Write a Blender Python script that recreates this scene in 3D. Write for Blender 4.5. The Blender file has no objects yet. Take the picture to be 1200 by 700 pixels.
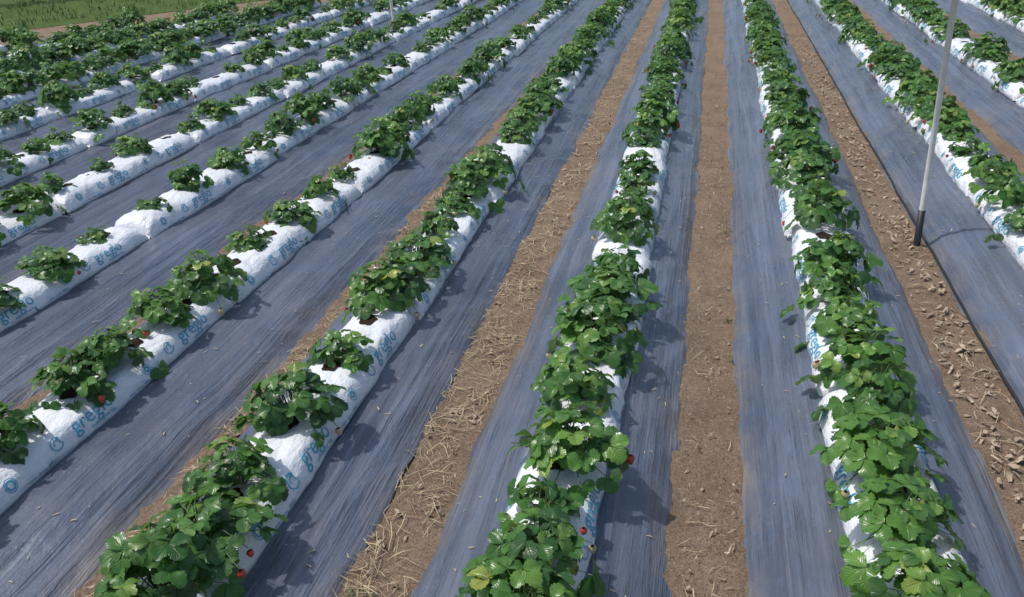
import bpy, bmesh, math, random
from mathutils import Vector, Matrix, noise
random.seed(7)
R=random.random
def U(a,b): return random.uniform(a,b)
scene=bpy.context.scene
scene.view_settings.view_transform='Standard'
try: scene.view_settings.look='None'
except Exception: pass
scene.view_settings.exposure=0

# ------------------------------------------------------------------ world / sun
SUN_EL=math.radians(62)
sdx,sdy=-0.97,-0.10         # horizontal direction toward the sun
w=bpy.data.worlds.new("World"); scene.world=w; w.use_nodes=True
nt=w.node_tree; bg=nt.nodes['Background']
sky=nt.nodes.new('ShaderNodeTexSky'); sky.sky_type='NISHITA'; sky.sun_disc=False
sky.sun_elevation=SUN_EL; sky.sun_rotation=math.atan2(sdx,sdy); sky.dust_density=2.5
nt.links.new(sky.outputs[0],bg.inputs[0]); bg.inputs[1].default_value=0.145
sd=bpy.data.lights.new("sun",'SUN'); sd.energy=3.3; sd.angle=math.radians(1.5); sd.color=(1,0.97,0.91)
so=bpy.data.objects.new("sun",sd); scene.collection.objects.link(so)
d=Vector((sdx*math.cos(SUN_EL),sdy*math.cos(SUN_EL),math.sin(SUN_EL)))
so.rotation_euler=d.to_track_quat('Z','Y').to_euler(); so.location=(-5,2,8)

# ------------------------------------------------------------------ camera
ZC=1.79; F=960.0
Yc=Vector((240,494,-F)).normalized()
h=Vector((1,0.05,0)).normalized()
Zc=h.cross(Yc).normalized(); Xc=Yc.cross(Zc).normalized()
cd=bpy.data.cameras.new("camera"); cam=bpy.data.objects.new("camera",cd)
scene.collection.objects.link(cam); scene.camera=cam
M=Matrix((Xc,Yc,Zc)).to_4x4(); M.translation=Vector((0,0,ZC)); cam.matrix_world=M
cd.sensor_width=36; cd.lens=36*F/1200; cd.clip_end=1000; cd.clip_start=0.05

# ------------------------------------------------------------------ material helpers
def newmat(name):
    m=bpy.data.materials.new(name); m.use_nodes=True
    n=m.node_tree.nodes; l=m.node_tree.links
    return m,n,l,n['Principled BSDF']
def ramp(n,stops):
    r=n.new('ShaderNodeValToRGB'); e=r.color_ramp.elements
    while len(e)<len(stops): e.new(0.5)
    for i,(p,c) in enumerate(stops):
        e[i].position=p; e[i].color=(c,c,c,1) if not isinstance(c,tuple) else (*c,1)
    return r
def noi(n,l,vec,scale,detail=4,rough=.55,mapscale=None):
    t=n.new('ShaderNodeTexNoise'); t.inputs['Scale'].default_value=scale
    t.inputs['Detail'].default_value=detail; t.inputs['Roughness'].default_value=rough
    if mapscale:
        mp=n.new('ShaderNodeMapping'); mp.inputs['Scale'].default_value=mapscale
        l.new(vec,mp.inputs[0]); vec=mp.outputs[0]
    l.new(vec,t.inputs['Vector']); return t
def mixc(n,l,fac,a,b,bt='MIX'):
    m=n.new('ShaderNodeMix'); m.data_type='RGBA'; m.blend_type=bt
    for s,v in ((m.inputs[0],fac),(m.inputs[6],a),(m.inputs[7],b)):
        if isinstance(v,(int,float)): s.default_value=v
        elif isinstance(v,tuple): s.default_value=(*v,1)
        else: l.new(v,s)
    return m.outputs[2]
def bump(n,l,hgt,dist,strength=1,prev=None):
    b=n.new('ShaderNodeBump'); b.inputs['Distance'].default_value=dist; b.inputs['Strength'].default_value=strength
    l.new(hgt,b.inputs['Height'])
    if prev: l.new(prev,b.inputs['Normal'])
    return b.outputs[0]

# mulch film
mulch,n,l,p=newmat("mulch_film")
pos=n.new('ShaderNodeNewGeometry').outputs['Position']
st=noi(n,l,pos,1,5,.65,(60,1.1,20))
st2=noi(n,l,pos,1,4,.6,(18,.5,8))
big=noi(n,l,pos,1.3,4,.6)
du=noi(n,l,pos,5,6,.7,(1,.5,1))
rb=ramp(n,[(.3,0),(.7,1)]); l.new(st2.outputs[0],rb.inputs[0])
c1=mixc(n,l,rb.outputs[0],(.050,.066,.102),(.112,.136,.190))
rs=ramp(n,[(.54,0),(.78,.5)]); l.new(st.outputs[0],rs.inputs[0])
c2=mixc(n,l,rs.outputs[0],c1,(.22,.25,.305))
rbig=ramp(n,[(.32,.78),(.68,1.18)]); l.new(big.outputs[0],rbig.inputs[0])
c2=mixc(n,l,1.0,c2,rbig.outputs[0],'MULTIPLY')
at=n.new('ShaderNodeAttribute'); at.attribute_name='edge'
rd=ramp(n,[(.42,0),(.72,1)]); l.new(du.outputs[0],rd.inputs[0])
m3=n.new('ShaderNodeMath'); m3.operation='MULTIPLY'; l.new(rd.outputs[0],m3.inputs[0]); m3.inputs[1].default_value=.22
mm=n.new('ShaderNodeMath'); mm.operation='MULTIPLY_ADD'; mm.use_clamp=True
l.new(at.outputs['Fac'],mm.inputs[0]); l.new(rd.outputs[0],mm.inputs[1]); l.new(m3.outputs[0],mm.inputs[2])
c3=mixc(n,l,mm.outputs[0],c2,(.20,.165,.13))
l.new(c3,p.inputs['Base Color'])
rr=ramp(n,[(.3,.20),(.7,.38)]); l.new(big.outputs[0],rr.inputs[0]); l.new(rr.outputs[0],p.inputs['Roughness'])
p.inputs['Specular IOR Level'].default_value=1.0
b=bump(n,l,st.outputs[0],.009,.8); b=bump(n,l,st2.outputs[0],.022,.9,b)
wr=noi(n,l,pos,9,5,.6,(1,.6,1)); b=bump(n,l,wr.outputs[0],.018,.85,b)
l.new(b,p.inputs['Normal'])

# soil
def soilmat(name,a,bcol,c,gr=None):
    m,n,l,p=newmat(name)
    pos=n.new('ShaderNodeNewGeometry').outputs['Position']
    n1=noi(n,l,pos,3,8,.65); n2=noi(n,l,pos,45,6,.7); n3=noi(n,l,pos,160,3,.6)
    r=ramp(n,[(.35,0),(.65,1)]); l.new(n1.outputs[0],r.inputs[0])
    x=mixc(n,l,r.outputs[0],a,bcol)
    r2=ramp(n,[(.5,0),(.72,.8)]); l.new(n2.outputs[0],r2.inputs[0])
    x=mixc(n,l,r2.outputs[0],x,c)
    r3=ramp(n,[(.35,.6),(.55,1)]); l.new(n3.outputs[0],r3.inputs[0])
    x=mixc(n,l,1.0,x,r3.outputs[0],'MULTIPLY')
    l.new(x,p.inputs['Base Color']); p.inputs['Roughness'].default_value=.95
    p.inputs['Specular IOR Level'].default_value=.15
    b=bump(n,l,n2.outputs[0],.025,.9); b=bump(n,l,n3.outputs[0],.007,.8,b); l.new(b,p.inputs['Normal'])
    return m
soil=soilmat("soil",(.31,.225,.16),(.22,.155,.108),(.41,.325,.24))
grassm=soilmat("grass",(.06,.12,.025),(.10,.15,.04),(.16,.17,.07))

# bag plastic
bagm,n,l,p=newmat("white_plastic")
tc=n.new('ShaderNodeNewGeometry').outputs['Position']
n1=noi(n,l,tc,14,5,.6,(1,.5,1)); n2=noi(n,l,tc,5,5,.65); n3=noi(n,l,tc,70,3,.5)
r=ramp(n,[(.45,0),(.8,.5)]); l.new(n2.outputs[0],r.inputs[0])
x=mixc(n,l,r.outputs[0],(.70,.73,.77),(.56,.53,.48)); l.new(x,p.inputs['Base Color'])
p.inputs['Roughness'].default_value=.32
b=bump(n,l,n1.outputs[0],.024,.9); b=bump(n,l,n3.outputs[0],.002,.5,b); l.new(b,p.inputs['Normal'])
inkm,n,l,p=newmat("blue_ink"); p.inputs['Base Color'].default_value=(.06,.32,.48,1); p.inputs['Roughness'].default_value=.4
holem=soilmat("potting_mix",(.03,.02,.014),(.05,.03,.02),(.09,.06,.04))

# leaf
leafm,n,l,p=newmat("strawberry_leaf")
at=n.new('ShaderNodeAttribute'); at.attribute_name='tint'
oi=n.new('ShaderNodeObjectInfo')
uv=n.new('ShaderNodeUVMap'); uv.uv_map='UVMap'
sx=n.new('ShaderNodeSeparateXYZ'); l.new(uv.outputs[0],sx.inputs[0])
ab=n.new('ShaderNodeMath'); ab.operation='ABSOLUTE'; l.new(sx.outputs[0],ab.inputs[0])
v1=n.new('ShaderNodeMath'); v1.operation='MULTIPLY_ADD'; l.new(ab.outputs[0],v1.inputs[0]); v1.inputs[1].default_value=-.4; l.new(sx.outputs[1],v1.inputs[2])
v2=n.new('ShaderNodeMath'); v2.operation='MULTIPLY'; l.new(v1.outputs[0],v2.inputs[0]); v2.inputs[1].default_value=46
v3=n.new('ShaderNodeMath'); v3.operation='SINE'; l.new(v2.outputs[0],v3.inputs[0])
rv=ramp(n,[(.5,0),(1,.7)]); l.new(v3.outputs[0],rv.inputs[0])
rm=ramp(n,[(0,1),(.08,0)]); l.new(ab.outputs[0],rm.inputs[0])
vm=n.new('ShaderNodeMath'); vm.operation='MAXIMUM'; l.new(rv.outputs[0],vm.inputs[0]); l.new(rm.outputs[0],vm.inputs[1])
rt=ramp(n,[(0,(.026,.080,.020)),(.4,(.050,.150,.030)),(.75,(.105,.24,.046)),(.92,(.19,.29,.06)),(1,(.26,.29,.07))])
l.new(at.outputs['Fac'],rt.inputs[0])
vf=n.new('ShaderNodeMath'); vf.operation='MULTIPLY'; l.new(vm.outputs[0],vf.inputs[0]); vf.inputs[1].default_value=.14
x=mixc(n,l,vf.outputs[0],rt.outputs[0],(.14,.25,.08))
orr=ramp(n,[(0,(.72,.80,.75)),(.5,(1.02,.98,.95)),(1,(1.35,1.18,1.0))]); l.new(oi.outputs['Random'],orr.inputs[0])
x=mixc(n,l,1.0,x,orr.outputs[0],'MULTIPLY')
ge=n.new('ShaderNodeNewGeometry')
x=mixc(n,l,ge.outputs['Backfacing'],x,(.13,.20,.10))
l.new(x,p.inputs['Base Color']); p.inputs['Roughness'].default_value=.34; p.inputs['Specular IOR Level'].default_value=.6
bi=n.new('ShaderNodeMath'); bi.operation='MULTIPLY'; l.new(vm.outputs[0],bi.inputs[0]); bi.inputs[1].default_value=-1
l.new(bump(n,l,bi.outputs[0],.003,.6),p.inputs['Normal'])
tr=n.new('ShaderNodeBsdfTranslucent'); y=mixc(n,l,1.0,x,(1.6,2.0,.7),'MULTIPLY'); l.new(y,tr.inputs[0])
ms=n.new('ShaderNodeMixShader'); ms.inputs[0].default_value=.25
l.new(p.outputs[0],ms.inputs[1]); l.new(tr.outputs[0],ms.inputs[2])
l.new(ms.outputs[0],n['Material Output'].inputs[0])
def plain(name,c,r=.6,var=.25,sc=30):
    m,n,l,p=newmat(name); t=noi(n,l,n.new('ShaderNodeNewGeometry').outputs['Position'],sc,4)
    rr=ramp(n,[(.3,1-var),(.7,1+var)]); l.new(t.outputs[0],rr.inputs[0])
    l.new(mixc(n,l,1.0,c,rr.outputs[0],'MULTIPLY'),p.inputs['Base Color']); p.inputs['Roughness'].default_value=r
    return m
stemm=plain("leaf_stem",(.09,.15,.045)); redm=plain("ripe_fruit",(.42,.05,.035),.35); palem=plain("unripe_fruit",(.50,.42,.24),.4)
petm=plain("petal",(.75,.75,.70)); strawm=plain("straw",(.40,.32,.20),.8,.4,8); dryl=plain("dry_leaf",(.32,.255,.185),.85,.5,30)
polew=plain("painted_pole",(.66,.66,.62),.45,.12,20); blackm=plain("black_sleeve",(.015,.017,.02),.5); 
weedm=plain("weed_leaf",(.08,.15,.035),.6)
hedm=plain("hedge_leaf",(.07,.13,.035),.6,.5,3); barkm=plain("bark",(.16,.11,.07),.9)

def mkobj(name,verts,faces,mats,fm=None,smooth=True,link=True):
    me=bpy.data.meshes.new(name); me.from_pydata([tuple(v) for v in verts],[],faces)
    for m in mats: me.materials.append(m)
    if fm: me.polygons.foreach_set('material_index',fm)
    if smooth: me.polygons.foreach_set('use_smooth',[True]*len(me.polygons))
    me.update()
    if not link: return me
    o=bpy.data.objects.new(name,me); scene.collection.objects.link(o); return o
N3=lambda x,y,z=0: noise.noise(Vector((x,y,z)))

# ------------------------------------------------------------------ rows
# (bed centre, half width L, half width R, bag x, first bag boundary)
rows=[(-.367,.367,.367,-.354,3.72),(.585,.395,.395,.603,2.62),(-1.315,.31,.39,-1.309,2.98),(-2.215,.33,.53,-2.207,3.04),(-3.13,.34,.52,-3.131,3.73),
      (-4.0,.34,.50,-3.96,4.05),(-4.88,.36,.50,-4.84,3.9),(1.60,.42,.43,1.621,3.3),(2.56,.44,.42,2.535,4.1),(3.54,.43,.43,3.55,3.7),(4.5,.42,.42,4.5,3.9),(5.45,.42,.42,5.45,4.2),(6.4,.4,.4,6.4,4.0)]
x=-5.78
while x>-17: rows.append((x,.36,.50,x+U(-.03,.03),U(3,4.5))); x-=.91
LX,LY=-7.55,13.15
def yend(x): return min(26,LY+1.29*(x-LX))
BH=.105
def bedz(u): return BH*(1-abs(u)**3.3)
for ri,(xc,hl,hr,bx,b0) in enumerate(rows):
    ye=yend(xc)
    if ye<3: continue
    near=abs(xc+.3)<3.2
    nx=40 if near else 16
    ys=[-1.5]
    while ys[-1]<ye: ys.append(ys[-1]+(.04 if (near and ys[-1]<7) else .12))
    V=[];Fc=[];E=[]
    for y in ys:
        wl=hl+.018*N3(y*1.1,xc*7,1)+.010*N3(y*5,xc*7,2); wr_=hr+.018*N3(y*1.1,xc*7,5)+.010*N3(y*5,xc*7,6)
        for i in range(nx+1):
            u=-1+2*i/nx
            u=math.copysign(abs(u)**.85,u)
            X=xc+u*(wl if u<0 else wr_)
            z=bedz(u)-.008
            z+=.014*N3(X*3,y*1.0,9)+.006*N3(X*26,y*.7,4)*(1-.3*abs(u))+.007*N3(X*9,y*3.5,3)
            dg=N3((X+y*.35)*14,(y-X)*1.2,12); z+=.008*max(0,dg)
            z+=.012*(1-abs(N3(X*9+.6*N3(y*.8,xc,7),y*.45,21)))**7
            z+=.012*(1-abs(N3(X*5-y*1.6,y*1.3,33)))**9
            V.append((X,y,z)); E.append(max(0,(abs(u)-.74)/.26)**1.6)
    c=nx+1
    for j in range(len(ys)-1):
        for i in range(nx):
            a=j*c+i; Fc.append((a,a+1,a+c+1,a+c))
    o=mkobj("mulch_bed",V,Fc,[mulch])
    at=o.data.attributes.new('edge','FLOAT','POINT'); at.data.foreach_set('value',E)

# ground, grass, paths
o=mkobj("ground",[(-300,-300,-.012),(300,-300,-.012),(300,300,-.012),(-300,300,-.012)],[(0,1,2,3)],[soil],smooth=False)
def lp(s,off):
    L=math.hypot(1,1.29); dx,dy=1/L,1.29/L
    return (LX+dx*s-dy*off, LY+dy*s+dx*off)
GO=2.5
g=[lp(-60,GO),lp(200,GO),lp(200,250),lp(-200,250),lp(-200,GO)]
mkobj("grass_field",[(a,b_,-.006) for a,b_ in g],[(0,1,2,3,4)],[grassm],smooth=False)
srt=sorted(rows)
for ra,rb_ in zip(srt[:-1],srt[1:]):
    m=((ra[0]+ra[2])+(rb_[0]-rb_[1]))/2; near=abs(m)<2
    V=[];Fc=[]; ye=yend(m); y=-1.5; nx=16 if near else 5; k=0
    if ye<3: continue
    while y<ye:
        for i in range(nx+1):
            X=m-.2+.4*i/nx
            V.append((X,y,.006+.014*N3(X*7,y*5,2)+.010*N3(X*28,y*25,7)+.008*abs(N3(X*55,y*55,1))))
        y+=.03 if (near and y<7) else .15; k+=1
    c=nx+1
    for j in range(k-1):
        for i in range(nx): q=j*c+i; Fc.append((q,q+1,q+c+1,q+c))
    mkobj("dirt_path",V,Fc,[soil])

# ------------------------------------------------------------------ grow bags
LB=1.51; PER=1.53
prof=[(-.128,.0),(-.136,.02),(-.130,.05),(-.114,.080),(-.087,.098),(-.045,.108),(0,.111),(.045,.108),(.087,.098),(.114,.080),(.130,.05),(.136,.02),(.128,0)]
arc=[0]
for a,b_ in zip(prof[:-1],prof[1:]): arc.append(arc[-1]+math.dist(a,b_))
AT=arc[-1]
def P(s):
    s=max(0,min(AT,s))
    for i in range(len(arc)-1):
        if s<=arc[i+1]+1e-9:
            t=(s-arc[i])/(arc[i+1]-arc[i]); a,b_=prof[i],prof[i+1]
            pm=prof[max(0,i-1)]; pn=prof[min(len(prof)-1,i+2)]
            f=lambda q0,q1,q2,q3:.5*((2*q1)+(-q0+q2)*t+(2*q0-5*q1+4*q2-q3)*t*t+(-q0+3*q1-3*q2+q3)*t**3)
            return f(pm[0],a[0],b_[0],pn[0]),f(pm[1],a[1],b_[1],pn[1])
def surf(y,s,seed):
    x,z=P(s); q=min(1,max(0,(LB/2-abs(y))/.11)); e=math.sqrt(max(0,1-(1-q)**2.4))
    tz=.22+.78*e; tx=.93+.07*e
    bul=1+.06*N3(y*3.2,seed,0)+.03*math.sin(y*17+seed)
    cr=(1-e)
    X=x*tx*(1+.05*N3(y*4,seed*2,1)); Z=z*tz*bul
    k=.009*N3(X*12,y*6,seed)+.0035*N3(X*35,y*24,seed+3)
    k+=.006*(1-abs(N3(s*10+y*4,y*4,seed+5)))**9
    k+=cr*.016*N3(s*60,y*9,seed+9)
    n_=Vector((x/.13,0,max(0,z)/.1+.01)).normalized()
    if z<.01: k*=.2
    return Vector((X+n_.x*k,y,Z+n_.z*k)),n_
def text2d(s,size,off=0.0):
    c=bpy.data.curves.new("t",'FONT'); c.body=s; c.size=size; c.align_x='CENTER'; c.offset=off; c.resolution_u=3
    o=bpy.data.objects.new("t",c); scene.collection.objects.link(o)
    bpy.context.view_layer.update()
    me=bpy.data.meshes.new_from_object(o.evaluated_get(bpy.context.evaluated_depsgraph_get()))
    bpy.data.objects.remove(o); bm=bmesh.new(); bm.from_mesh(me)
    for k in range(-6,22):
        g=bm.verts[:]+bm.edges[:]+bm.faces[:]
        bmesh.ops.bisect_plane(bm,geom=g,plane_co=(0,k*.007,0),plane_no=(0,1,0))
    for k in range(-24,25):
        g=bm.verts[:]+bm.edges[:]+bm.faces[:]
        bmesh.ops.bisect_plane(bm,geom=g,plane_co=(k*.009,0,0),plane_no=(1,0,0))
    bm.verts.index_update()
    r=([(v.co.x,v.co.y) for v in bm.verts],[[v.index for v in f.verts] for f in bm.faces]); bm.free(); return r
def ring(cx,cy,r0,r1,a0=0,a1=360,nn=28):
    V=[];Fc=[]
    for i in range(nn+1):
        a=math.radians(a0+(a1-a0)*i/nn); V+=[(cx+r0*math.cos(a),cy+r0*math.sin(a)),(cx+r1*math.cos(a),cy+r1*math.sin(a))]
    for i in range(nn): Fc.append([2*i,2*i+1,2*i+3,2*i+2])
    return V,Fc
art=[]
def add(g,dx=0,dy=0): art.append(([(a+dx,b_+dy) for a,b_ in g[0]],g[1]))
word=text2d("greglo",.082,.0); small=text2d("soilless grow bag",.018,.0001); small2=text2d("www   grow   800 g",.016,.0001)
for cx in (-.22,.44):
    add(word,cx,.052); add(small,cx+.03,.030)
    rx=cx-.182
    add(ring(rx,.070,.022,.026,40,350)); add(ring(rx+.002,.070,.011,.015,-30,200,14)); add(ring(rx+.011,.085,.0,.006,0,360,8))
add(ring(-.62,.066,.022,.025)); add(ring(-.62,.066,.012,.018)); add(ring(.09,.066,.019,.022)); add(ring(.09,.066,.006,.013)); add(small2,.02,.022); add(small2,-.50,.022)
def make_bag(seed,holes):
    V=[];Fc=[];fm=[]
    ny=110; ns=30
    ss=[AT*i/ns for i in range(ns+1)]
    ysb=[]
    for j in range(ny+1):
        t=-1+2*j/ny; ysb.append(math.copysign(LB/2*(1-(1-abs(t))**1.2),t))
    for y in ysb:
        for s in ss: V.append(surf(y,s,seed)[0])
    c=ns+1
    for j in range(ny):
        for i in range(ns): a=j*c+i; Fc.append((a,a+1,a+c+1,a+c)[::-1]); fm.append(0)
    for sg in (-1,1):
        base=len(V)
        for k in range(3):
            for i in range(13):
                X=-.122+.244*i/12; y=sg*(LB/2-.012+.016*k+.004*N3(X*20,k,seed)); V.append(Vector((X,y,.014+.010*math.sin(k*1.7)+.006*N3(X*25,seed,k))))
        for k in range(2):
            for i in range(12): a=base+k*13+i; Fc.append((a,a+1,a+14,a+13)); fm.append(0)
    for side in (0,1):
        for av,af in art:
            base=len(V)
            for u,v in av:
                if side==0: y=u; s=AT-v
                else: y=-u; s=v
                q,nn=surf(y,s,seed); V.append(q+nn*.0026)
            for f in af:
                Fc.append([base+i for i in f]); fm.append(1)
    for hy in holes:
        base=len(V); V.append(surf(hy,AT/2,seed)[0]+Vector((0,0,.002)))
        NR=20
        for rk in (.4,.75,1):
            for k in range(NR):
                a=k/NR*math.tau; r=.038*rk*(1+.12*math.sin(k*1.6+seed))
                V.append(surf(hy+r*math.cos(a)*1.1,AT/2+r*math.sin(a),seed)[0]+Vector((0,0,.003)))
        for k in range(NR): Fc.append((base,base+1+k,base+1+(k+1)%NR)); fm.append(2)
        for q in range(2):
            for k in range(NR): Fc.append((base+1+q*NR+k,base+1+q*NR+(k+1)%NR,base+1+(q+1)*NR+(k+1)%NR,base+1+(q+1)*NR+k)[::-1]); fm.append(2)
    return mkobj("grow_bag",V,Fc,[bagm,inkm,holem],fm,link=False)
HO=[-.55,-.17,.20,.57]
bags=[make_bag(s*3.7+1,HO) for s in range(6)]

# ------------------------------------------------------------------ strawberry plants
def make_plant(seed,Rp,Ht,nl,lmin,lmax):
    rnd=random.Random(seed); V=[];Fc=[];fm=[];tint=[];uvs=[]
    def u(a,b): return rnd.uniform(a,b)
    def leaflet(b0,d_,nr,L,W,t,fold,droop):
        sd_=d_.cross(nr).normalized(); n_=10; base=len(V); ph=u(0,6)
        for i in range(n_+1):
            tt=i/n_; wv=W/2*max(0,math.sin(math.pi*(.05+.93*tt)**1.15))**.55 if i<n_ else W*.10
            th=1.0+(.15 if i%2 else -.06)
            for cx in (-1,-.5,0,.5,1):
                ed=abs(cx)==1
                off=sd_*(cx*wv*(th if ed else 1))
                z=fold*abs(cx)*wv-(.6*fold*wv*(cx*cx)) - droop*L*tt*tt + .06*L*math.sin(ph+tt*7+cx*3)*abs(cx)
                fw=L*tt+(L*.055 if (ed and i%2) else 0)
                V.append(b0+d_*fw+off+nr*z); uvs.append((cx,tt))
        for i in range(n_):
            for j in range(4):
                a=base+i*5+j; Fc.append((a,a+1,a+6,a+5)); fm.append(0); tint.append(t)
    def tube(pts,r,mi,t=.5):
        base=len(V)
        for k,q in enumerate(pts):
            for m_ in range(3):
                a=m_/3*math.tau; V.append(q+Vector((math.cos(a)*r,math.sin(a)*r,0))); uvs.append((.5,.5))
        for k in range(len(pts)-1):
            for m_ in range(3):
                a=base+k*3+m_; b_=base+k*3+(m_+1)%3; Fc.append((a,b_,b_+3,a+3)); fm.append(mi); tint.append(t)
    lob=u(0,6.28); lobn=rnd.choice((2,3)); ls_=u(.08,.28)
    nin=max(4,nl//6)
    for i in range(nl+nin):
        inner=i>=nl
        f=(i+.5)/nl if not inner else u(.02,.25)
        az=i*2.39996+u(-.45,.45); rr=Rp*math.sqrt(f)*u(.74,1.16)*(1+ls_*math.sin(az*lobn+lob))
        hz=Ht*(1-.95*min(1.25,rr/Rp)**2)+u(-.035,.035)
        if inner: hz=Ht*u(.35,.7)
        out=Vector((math.cos(az),math.sin(az),0)); tip=out*rr+Vector((0,0,max(-.05 if rr>.12 else .015,hz)))
        mid=out*(rr*.45)+Vector((0,0,hz*.75+.02)); org=Vector((out.x*.015,out.y*.015,-.01))
        tube([org,mid,tip],.0016,1)
        tilt=.0+.85*(rr/Rp)+u(-.5,.35)
        az2=az+u(-.7,.7); o2=Vector((math.cos(az2),math.sin(az2),0))
        d_=(o2*math.cos(tilt)+Vector((0,0,-math.sin(tilt)))).normalized()
        nr=(o2*math.sin(tilt)+Vector((0,0,math.cos(tilt)))); sdv=d_.cross(nr).normalized()
        rl=u(-.5,.5); nr=(nr*math.cos(rl)+sdv*math.sin(rl)).normalized(); sdv=d_.cross(nr).normalized()
        L=u(lmin,lmax)*(1-.15*(1-f)); 
        t=min(.85,max(0,rnd.gauss(.40,.24)+(.17 if f<.3 else 0)))
        if inner: t*=.6
        if rnd.random()<.012: t=u(.88,1)
        for ang,ls in ((0,1.0),(1.3,.92),(-1.3,.92)):
            a=ang+u(-.15,.15); dd=(d_*math.cos(a)+sdv*math.sin(a)+nr*u(-.15,.15)).normalized()
            n2=(nr-dd*nr.dot(dd)).normalized()
            leaflet(tip+dd*.002,dd,n2,L*ls,L*ls*u(.78,.94),min(1,max(0,t+u(-.08,.08))),u(.3,.9),u(.05,.5))
    for k in range(rnd.randint(1,4)):
        az=u(0,6.28); rr=Rp*u(.95,1.22); out=Vector((math.cos(az),math.sin(az),0)); c=out*rr+Vector((0,0,u(-.06,.01)))
        tube([Vector((0,0,.02)),out*rr*.6+Vector((0,0,Ht*.6)),c+Vector((0,0,.02))],.0013,1)
        mi=2 if rnd.random()<.38 else 3; base=len(V); s=u(.009,.013)
        for (rz,zz) in ((.5,1.0),(1,.6),(.9,-.1),(.55,-.8),(.05,-1.35)):
            for m_ in range(8):
                a=m_/8*math.tau; V.append(c+Vector((math.cos(a)*rz*s,math.sin(a)*rz*s,zz*s))); uvs.append((.5,.5))
        for q in range(4):
            for m_ in range(8):
                a=base+q*8+m_; b_=base+q*8+(m_+1)%8; Fc.append((a,b_,b_+8,a+8)); fm.append(mi); tint.append(.5)
        Fc.append(tuple(base+m_ for m_ in range(8))); fm.append(1); tint.append(.5)
    if rnd.random()<.3:
        az=u(0,6.28); rr=Rp*u(.5,1.0); c=Vector((math.cos(az)*rr,math.sin(az)*rr,Ht*(1.0-.6*(rr/Rp)**2)+.02))
        tube([Vector((0,0,.02)),c-Vector((0,0,.004))],.0012,1)
        for m_ in range(5):
            a=m_/5*math.tau; o_=Vector((math.cos(a),math.sin(a),.15)); s_=Vector((-math.sin(a),math.cos(a),0)); base=len(V)
            V.extend([c,c+o_*.006+s_*.004,c+o_*.010,c+o_*.006-s_*.004]); uvs.extend([(.5,.5)]*4); Fc.append((base,base+1,base+2,base+3)); fm.append(4); tint.append(.5)
    me=mkobj("strawberry_plant",V,Fc,[leafm,stemm,redm,palem,petm],fm,link=False)
    a=me.attributes.new('tint','FLOAT','FACE'); a.data.foreach_set('value',tint)
    ul=me.uv_layers.new(name='UVMap'); vi=[0]*len(me.loops); me.loops.foreach_get('vertex_index',vi)
    flat=[]; 
    for q in vi: flat.extend(uvs[q])
    ul.data.foreach_set('uv',flat)
    return me
bigp=[make_plant(100+i,.128+.005*(i%4),.105+.012*(i%3),42,.037,.058) for i in range(12)]
midp=[make_plant(200+i,.102,.08,26,.036,.050) for i in range(5)]
smlp=[make_plant(300+i,.075,.055,14,.034,.046) for i in range(3)]
ZT=.097+.098
near_rows={
 -.354:[(1.1,1.1),(1.38,1.15),(1.54,1.15),(1.76,.9),(2.02,1.15),(2.37,.95),(2.76,1.15),(2.92,1.0),(3.12,1.2),(3.35,1.05),(3.92,1.1)],
 -1.309:[(.9,1),(1.12,1.1),(1.33,1.15),(1.50,1.2),(1.74,1.05),(2.11,1.08),(2.50,.86),(2.98,1.15),(3.14,.95),(3.42,1.1)],
 -2.207:[(1.45,1),(1.8,1),(2.15,1.05),(2.32,1.0),(2.68,.95),(3.00,1.1),(3.49,.86),(3.87,.95),(4.26,.86),(4.63,.70),(5.22,1.3),(5.5,1.2),(5.85,1.1)],
 -3.131:[(2.3,1),(2.7,1),(3.1,1.05),(3.49,.5),(3.96,.58),(4.35,.92),(4.81,1.0),(5.22,.85),(5.65,1.0)],
 .603:[(1.1,1.1),(1.38,1.1),(1.60,1.05),(1.86,1.15),(2.16,1.15),(2.42,1.0),(2.68,1.15),(3.0,1.1),(3.26,1.0),(3.55,1.1)],
}
for ri,(xc,hl,hr,bx,b0) in enumerate(rows):
    ye=yend(xc)-.3
    if ye<3: continue
    k0=-int((b0-(-.9))/PER)
    y=b0+k0*PER
    while y+PER<ye:
        o=bpy.data.objects.new("grow_bag",bags[random.randrange(6)]); scene.collection.objects.link(o)
        o.location=(bx+U(-.012,.012),y+PER/2,.093); o.rotation_euler=(U(-.006,.006),U(-.05,.05),U(-.02,.02))
        o.scale=(U(.95,1.05),1,U(.88,1.08)); y+=PER
    lst=list(near_rows.get(bx,[]))
    yy=(lst[-1][0]+.36) if lst else max(.9,b0+k0*PER+.20)
    left=bx<-1.5
    while yy<ye:
        gap=.06 if not left else (.08 if bx>-6 else .02)
        if R()>gap: lst.append((yy+U(-.05,.05),(U(.7,1.25) if bx>-6 else U(1.05,1.45)) if left else U(.85,1.25)))
        yy+=.37 if left and bx>-6 else .30
    for (py,sc) in lst:
        if sc<.6: me=random.choice(smlp); sc*=1.9
        elif sc<.92: me=random.choice(midp); sc=sc*1.2
        else: me=random.choice(bigp)
        o=bpy.data.objects.new("strawberry_plant",me); scene.collection.objects.link(o)
        o.location=(bx+U(-.03,.03),py,ZT+U(-.004,.006)); o.rotation_euler=(U(-.15,.15),U(-.15,.15),U(0,6.28)); o.scale=(sc*U(.9,1.1),sc*U(.9,1.1),sc*U(.8,1.2))

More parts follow.
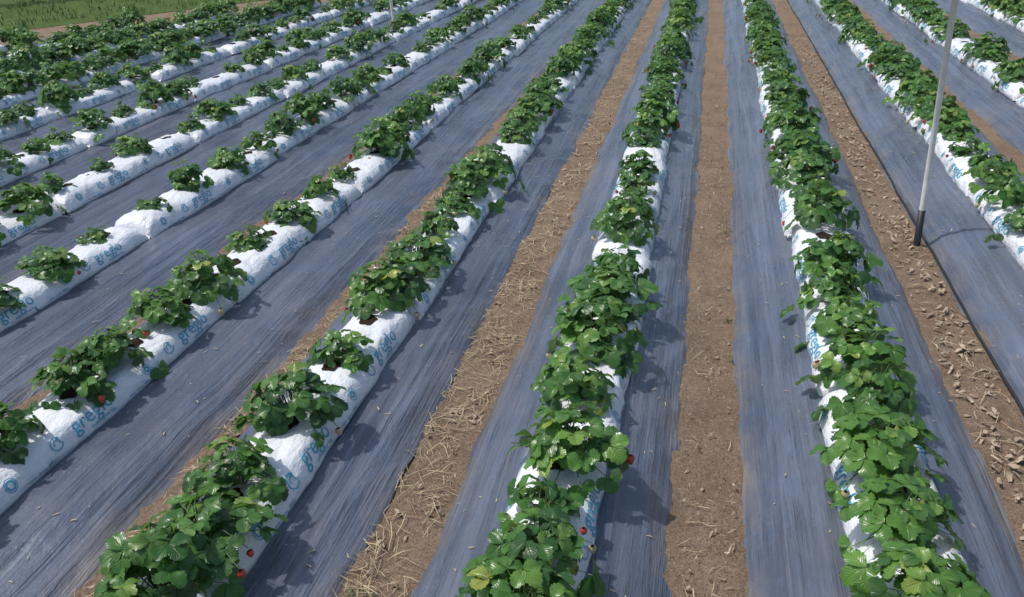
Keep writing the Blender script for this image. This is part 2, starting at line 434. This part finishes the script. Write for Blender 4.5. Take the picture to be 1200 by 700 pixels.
# ------------------------------------------------------------------ litter, weeds
def litter(name,specs,mat,zf=None):
    V=[];Fc=[]
    for (x0,x1,y0,y1,cnt,l0,l1,wd) in specs:
        for _ in range(cnt):
            cx,cy=U(x0,x1),y0+(y1-y0)*R()**1.3
            if N3(cx*6,cy*3.5,3)+U(-.25,.25)<-.08 and R()<.8: continue
            a=U(0,math.pi); L=U(l0,l1); z=(.012+U(0,.014)) if zf is None else zf(cx,cy); wj=wd*U(.5,1.3)
            dx,dy=math.cos(a),math.sin(a); k=U(-.3,.3); base=len(V)
            for t in (-.5,0,.5):
                px=cx+dx*L*t-dy*k*L*(t*t); py=cy+dy*L*t+dx*k*L*(t*t); ww=wj*(1 if t==0 else .6)
                zz=z+((U(-.01,.012) if t else .004) if zf is None else U(0,.003))
                V+=[(px-dy*ww,py+dx*ww,zz),(px+dy*ww,py-dx*ww,zz+U(-wj,wj)*.8*(1 if zf is None else .2))]
            for q in (0,2): Fc.append((base+q,base+q+1,base+q+3,base+q+2))
    return mkobj(name,V,Fc,[mat],smooth=False)
litter("straw_litter",[(-.93,-.74,.8,4,1500,.02,.11,.0011),(-.93,-.74,4,14,900,.04,.12,.0018),(1.0,1.16,1,8,600,.03,.1,.0013),(.02,.17,.8,6,220,.02,.06,.0011),(-1.69,-1.60,1.0,5,500,.03,.09,.0014),(-.72,-.5,2.2,5,40,.03,.07,.001)],strawm)
litter("dry_leaf_litter",[(-.93,-.74,.8,8,240,.012,.035,.006),(.99,1.17,1,11,1000,.010,.045,.007),(.01,.17,.8,8,260,.006,.02,.004),(-1.69,-1.60,1.0,5,130,.012,.03,.006)],dryl)
# soil crumbs and bits of straw lying on the film
from mathutils.bvhtree import BVHTree
bv=[]
for o in scene.objects:
    if o.name.startswith("mulch_bed") and len(o.data.vertices)>9000:
        bv.append(BVHTree.FromPolygons([v.co for v in o.data.vertices],[tuple(q.vertices) for q in o.data.polygons]))
def zbed(x,y):
    for t in bv:
        hit=t.ray_cast(Vector((x,y,1)),Vector((0,0,-1)))
        if hit[0]: return hit[0].z+.0025
    return .012
litter("mulch_debris",[(-2.0,-1.74,1.3,8,110,.006,.03,.0022),(-1.17,-.95,1.0,8,110,.006,.03,.0022),(-.7,-.5,1,8,60,.006,.025,.002),(-.2,-.03,1,8,60,.006,.025,.002),(.22,.45,1,8,70,.006,.025,.002),(.76,.96,1,8,80,.006,.025,.002),(1.22,1.45,2,9,110,.006,.03,.0022),(-2.95,-2.65,2,9,80,.006,.03,.0022)],strawm,zbed)
def tuft(cx,cy,n_,L,z0=.005,spread=.04):
    V=[];Fc=[]
    for _ in range(n_):
        a=U(0,6.28); bx_,by_=cx+U(-spread,spread),cy+U(-spread,spread); l_=L*U(.5,1.1); wv=.003*L/.08; base=len(V); lean=U(.3,1)
        for t in (0,.5,1):
            px=bx_+math.cos(a)*l_*lean*t*t; py=by_+math.sin(a)*l_*lean*t*t; pz=z0+l_*(t-.35*t*t*lean); ww=wv*(1-.9*t)
            V+=[(px-math.sin(a)*ww,py+math.cos(a)*ww,pz),(px+math.sin(a)*ww,py-math.cos(a)*ww,pz)]
        for q in (0,2): Fc.append((base+q,base+q+1,base+q+3,base+q+2))
    return V,Fc
V=[];Fc=[]
for (cx,cy,n_,L,sp) in [(-.88,1.42,90,.06,.06),(-.86,1.52,40,.05,.05),(.17,3.35,14,.05,.02),(.18,4.4,14,.05,.03),(.17,3.0,8,.04,.015),(-1.64,2.2,14,.05,.03),(1.0,5.1,10,.05,.03),(1.0,4.3,10,.05,.03)]:
    v,f=tuft(cx,cy,n_,L,spread=sp); b_=len(V); V+=v; Fc+=[tuple(i+b_ for i in q) for q in f]
mkobj("weed_tufts",V,Fc,[weedm],smooth=False)
V=[];Fc=[]
for _ in range(900):
    cx,cy=lp(U(-14,14),GO-.2+R()*4.5)
    v,f=tuft(cx,cy,9,U(.08,.25),spread=.14); b_=len(V); V+=v; Fc+=[tuple(i+b_ for i in q) for q in f]
mkobj("grass_verge",V,Fc,[weedm],smooth=False)
V=[];Fc=[];fm=[]
for k in range(90):
    s=-30+k*.9+U(-.4,.4); cx,cy=lp(s,U(6,9)); hh=U(.9,2.2)
    for q in range(5):
        base=len(V); a=U(0,6.28); V+=[(cx-.02,cy,0),(cx+.02,cy,0),(cx+.02+math.cos(a)*.3,cy+math.sin(a)*.3,hh*.8),(cx+math.cos(a)*.3,cy+math.sin(a)*.3,hh*.8)]; Fc.append((base,base+1,base+2,base+3)); fm.append(1)
    for q in range(260):
        a=U(0,6.28); r=.8*math.sqrt(R())*(1+.3*math.sin(a*3+k)); z=hh*(.1+.9*R()**.8); r*=(1-.5*(z/hh)**2)
        c=Vector((cx+r*math.cos(a),cy+r*math.sin(a),z)); d1=Vector((U(-1,1),U(-1,1),U(-1,1))).normalized()*U(.05,.11); d2=d1.cross(Vector((U(-1,1),U(-1,1),U(-1,1)))).normalized()*U(.025,.05)
        base=len(V); V+=[c-d1,c+d2,c+d1,c-d2]; Fc.append((base,base+1,base+2,base+3)); fm.append(0)
mkobj("hedge",V,Fc,[hedm,barkm],fm,smooth=False)

# ------------------------------------------------------------------ poles
def pole(x,y,H,r,tx,ty,sleeve):
    V=[];Fc=[];fm=[]; seg=14
    rings=[(0,r*1.25,1),(sleeve-.004,r*1.2,1),(sleeve-.004,r*1.05,1),(sleeve,r,0),(H*.8,r,0),(H*.8,r*1.12,0),(H*.8+.05,r*1.12,0),(H*.8+.05,r,0),(H-.03,r,0),(H-.03,r*1.2,0),(H,r*1.2,0),(H+.008,r*.6,0)]
    for (z,rr,mi) in rings:
        for k in range(seg):
            a=k/seg*math.tau; V.append((rr*math.cos(a)+tx*z,rr*math.sin(a)+ty*z,z-.03))
    for j in range(len(rings)-1):
        for k in range(seg):
            Fc.append((j*seg+k,j*seg+(k+1)%seg,(j+1)*seg+(k+1)%seg,(j+1)*seg+k)); fm.append(rings[j][2] if j<3 else 0)
    Fc.append(tuple((len(rings)-1)*seg+k for k in range(seg))); fm.append(0)
    o=mkobj("support_pole",V,Fc,[polew,blackm],fm); o.location=(x,y,0); return o
pole(1.14,4.33,2.1,.0145,-.03,0,.24)
pole(-4.2,11.1,2.1,.02,-.03,0,.2)
pole(-8.76,14.5,2.1,.02,-.03,0,.2)
# drip line lying along the edge of the right-hand bed
V=[];Fc=[]; ny=260
for j in range(ny+1):
    y=-1+j*.07; x=1.185+.014*N3(y*.8,3)+.006*N3(y*4,8); z=.026+.004*N3(y*3,1)
    for k in range(8):
        a=k/8*math.tau; V.append((x+.006*math.cos(a),y,z+.006*math.sin(a)))
for j in range(ny):
    for k in range(8): Fc.append((j*8+k,j*8+(k+1)%8,(j+1)*8+(k+1)%8,(j+1)*8+k))
mkobj("irrigation_pipe",V,Fc,[blackm])
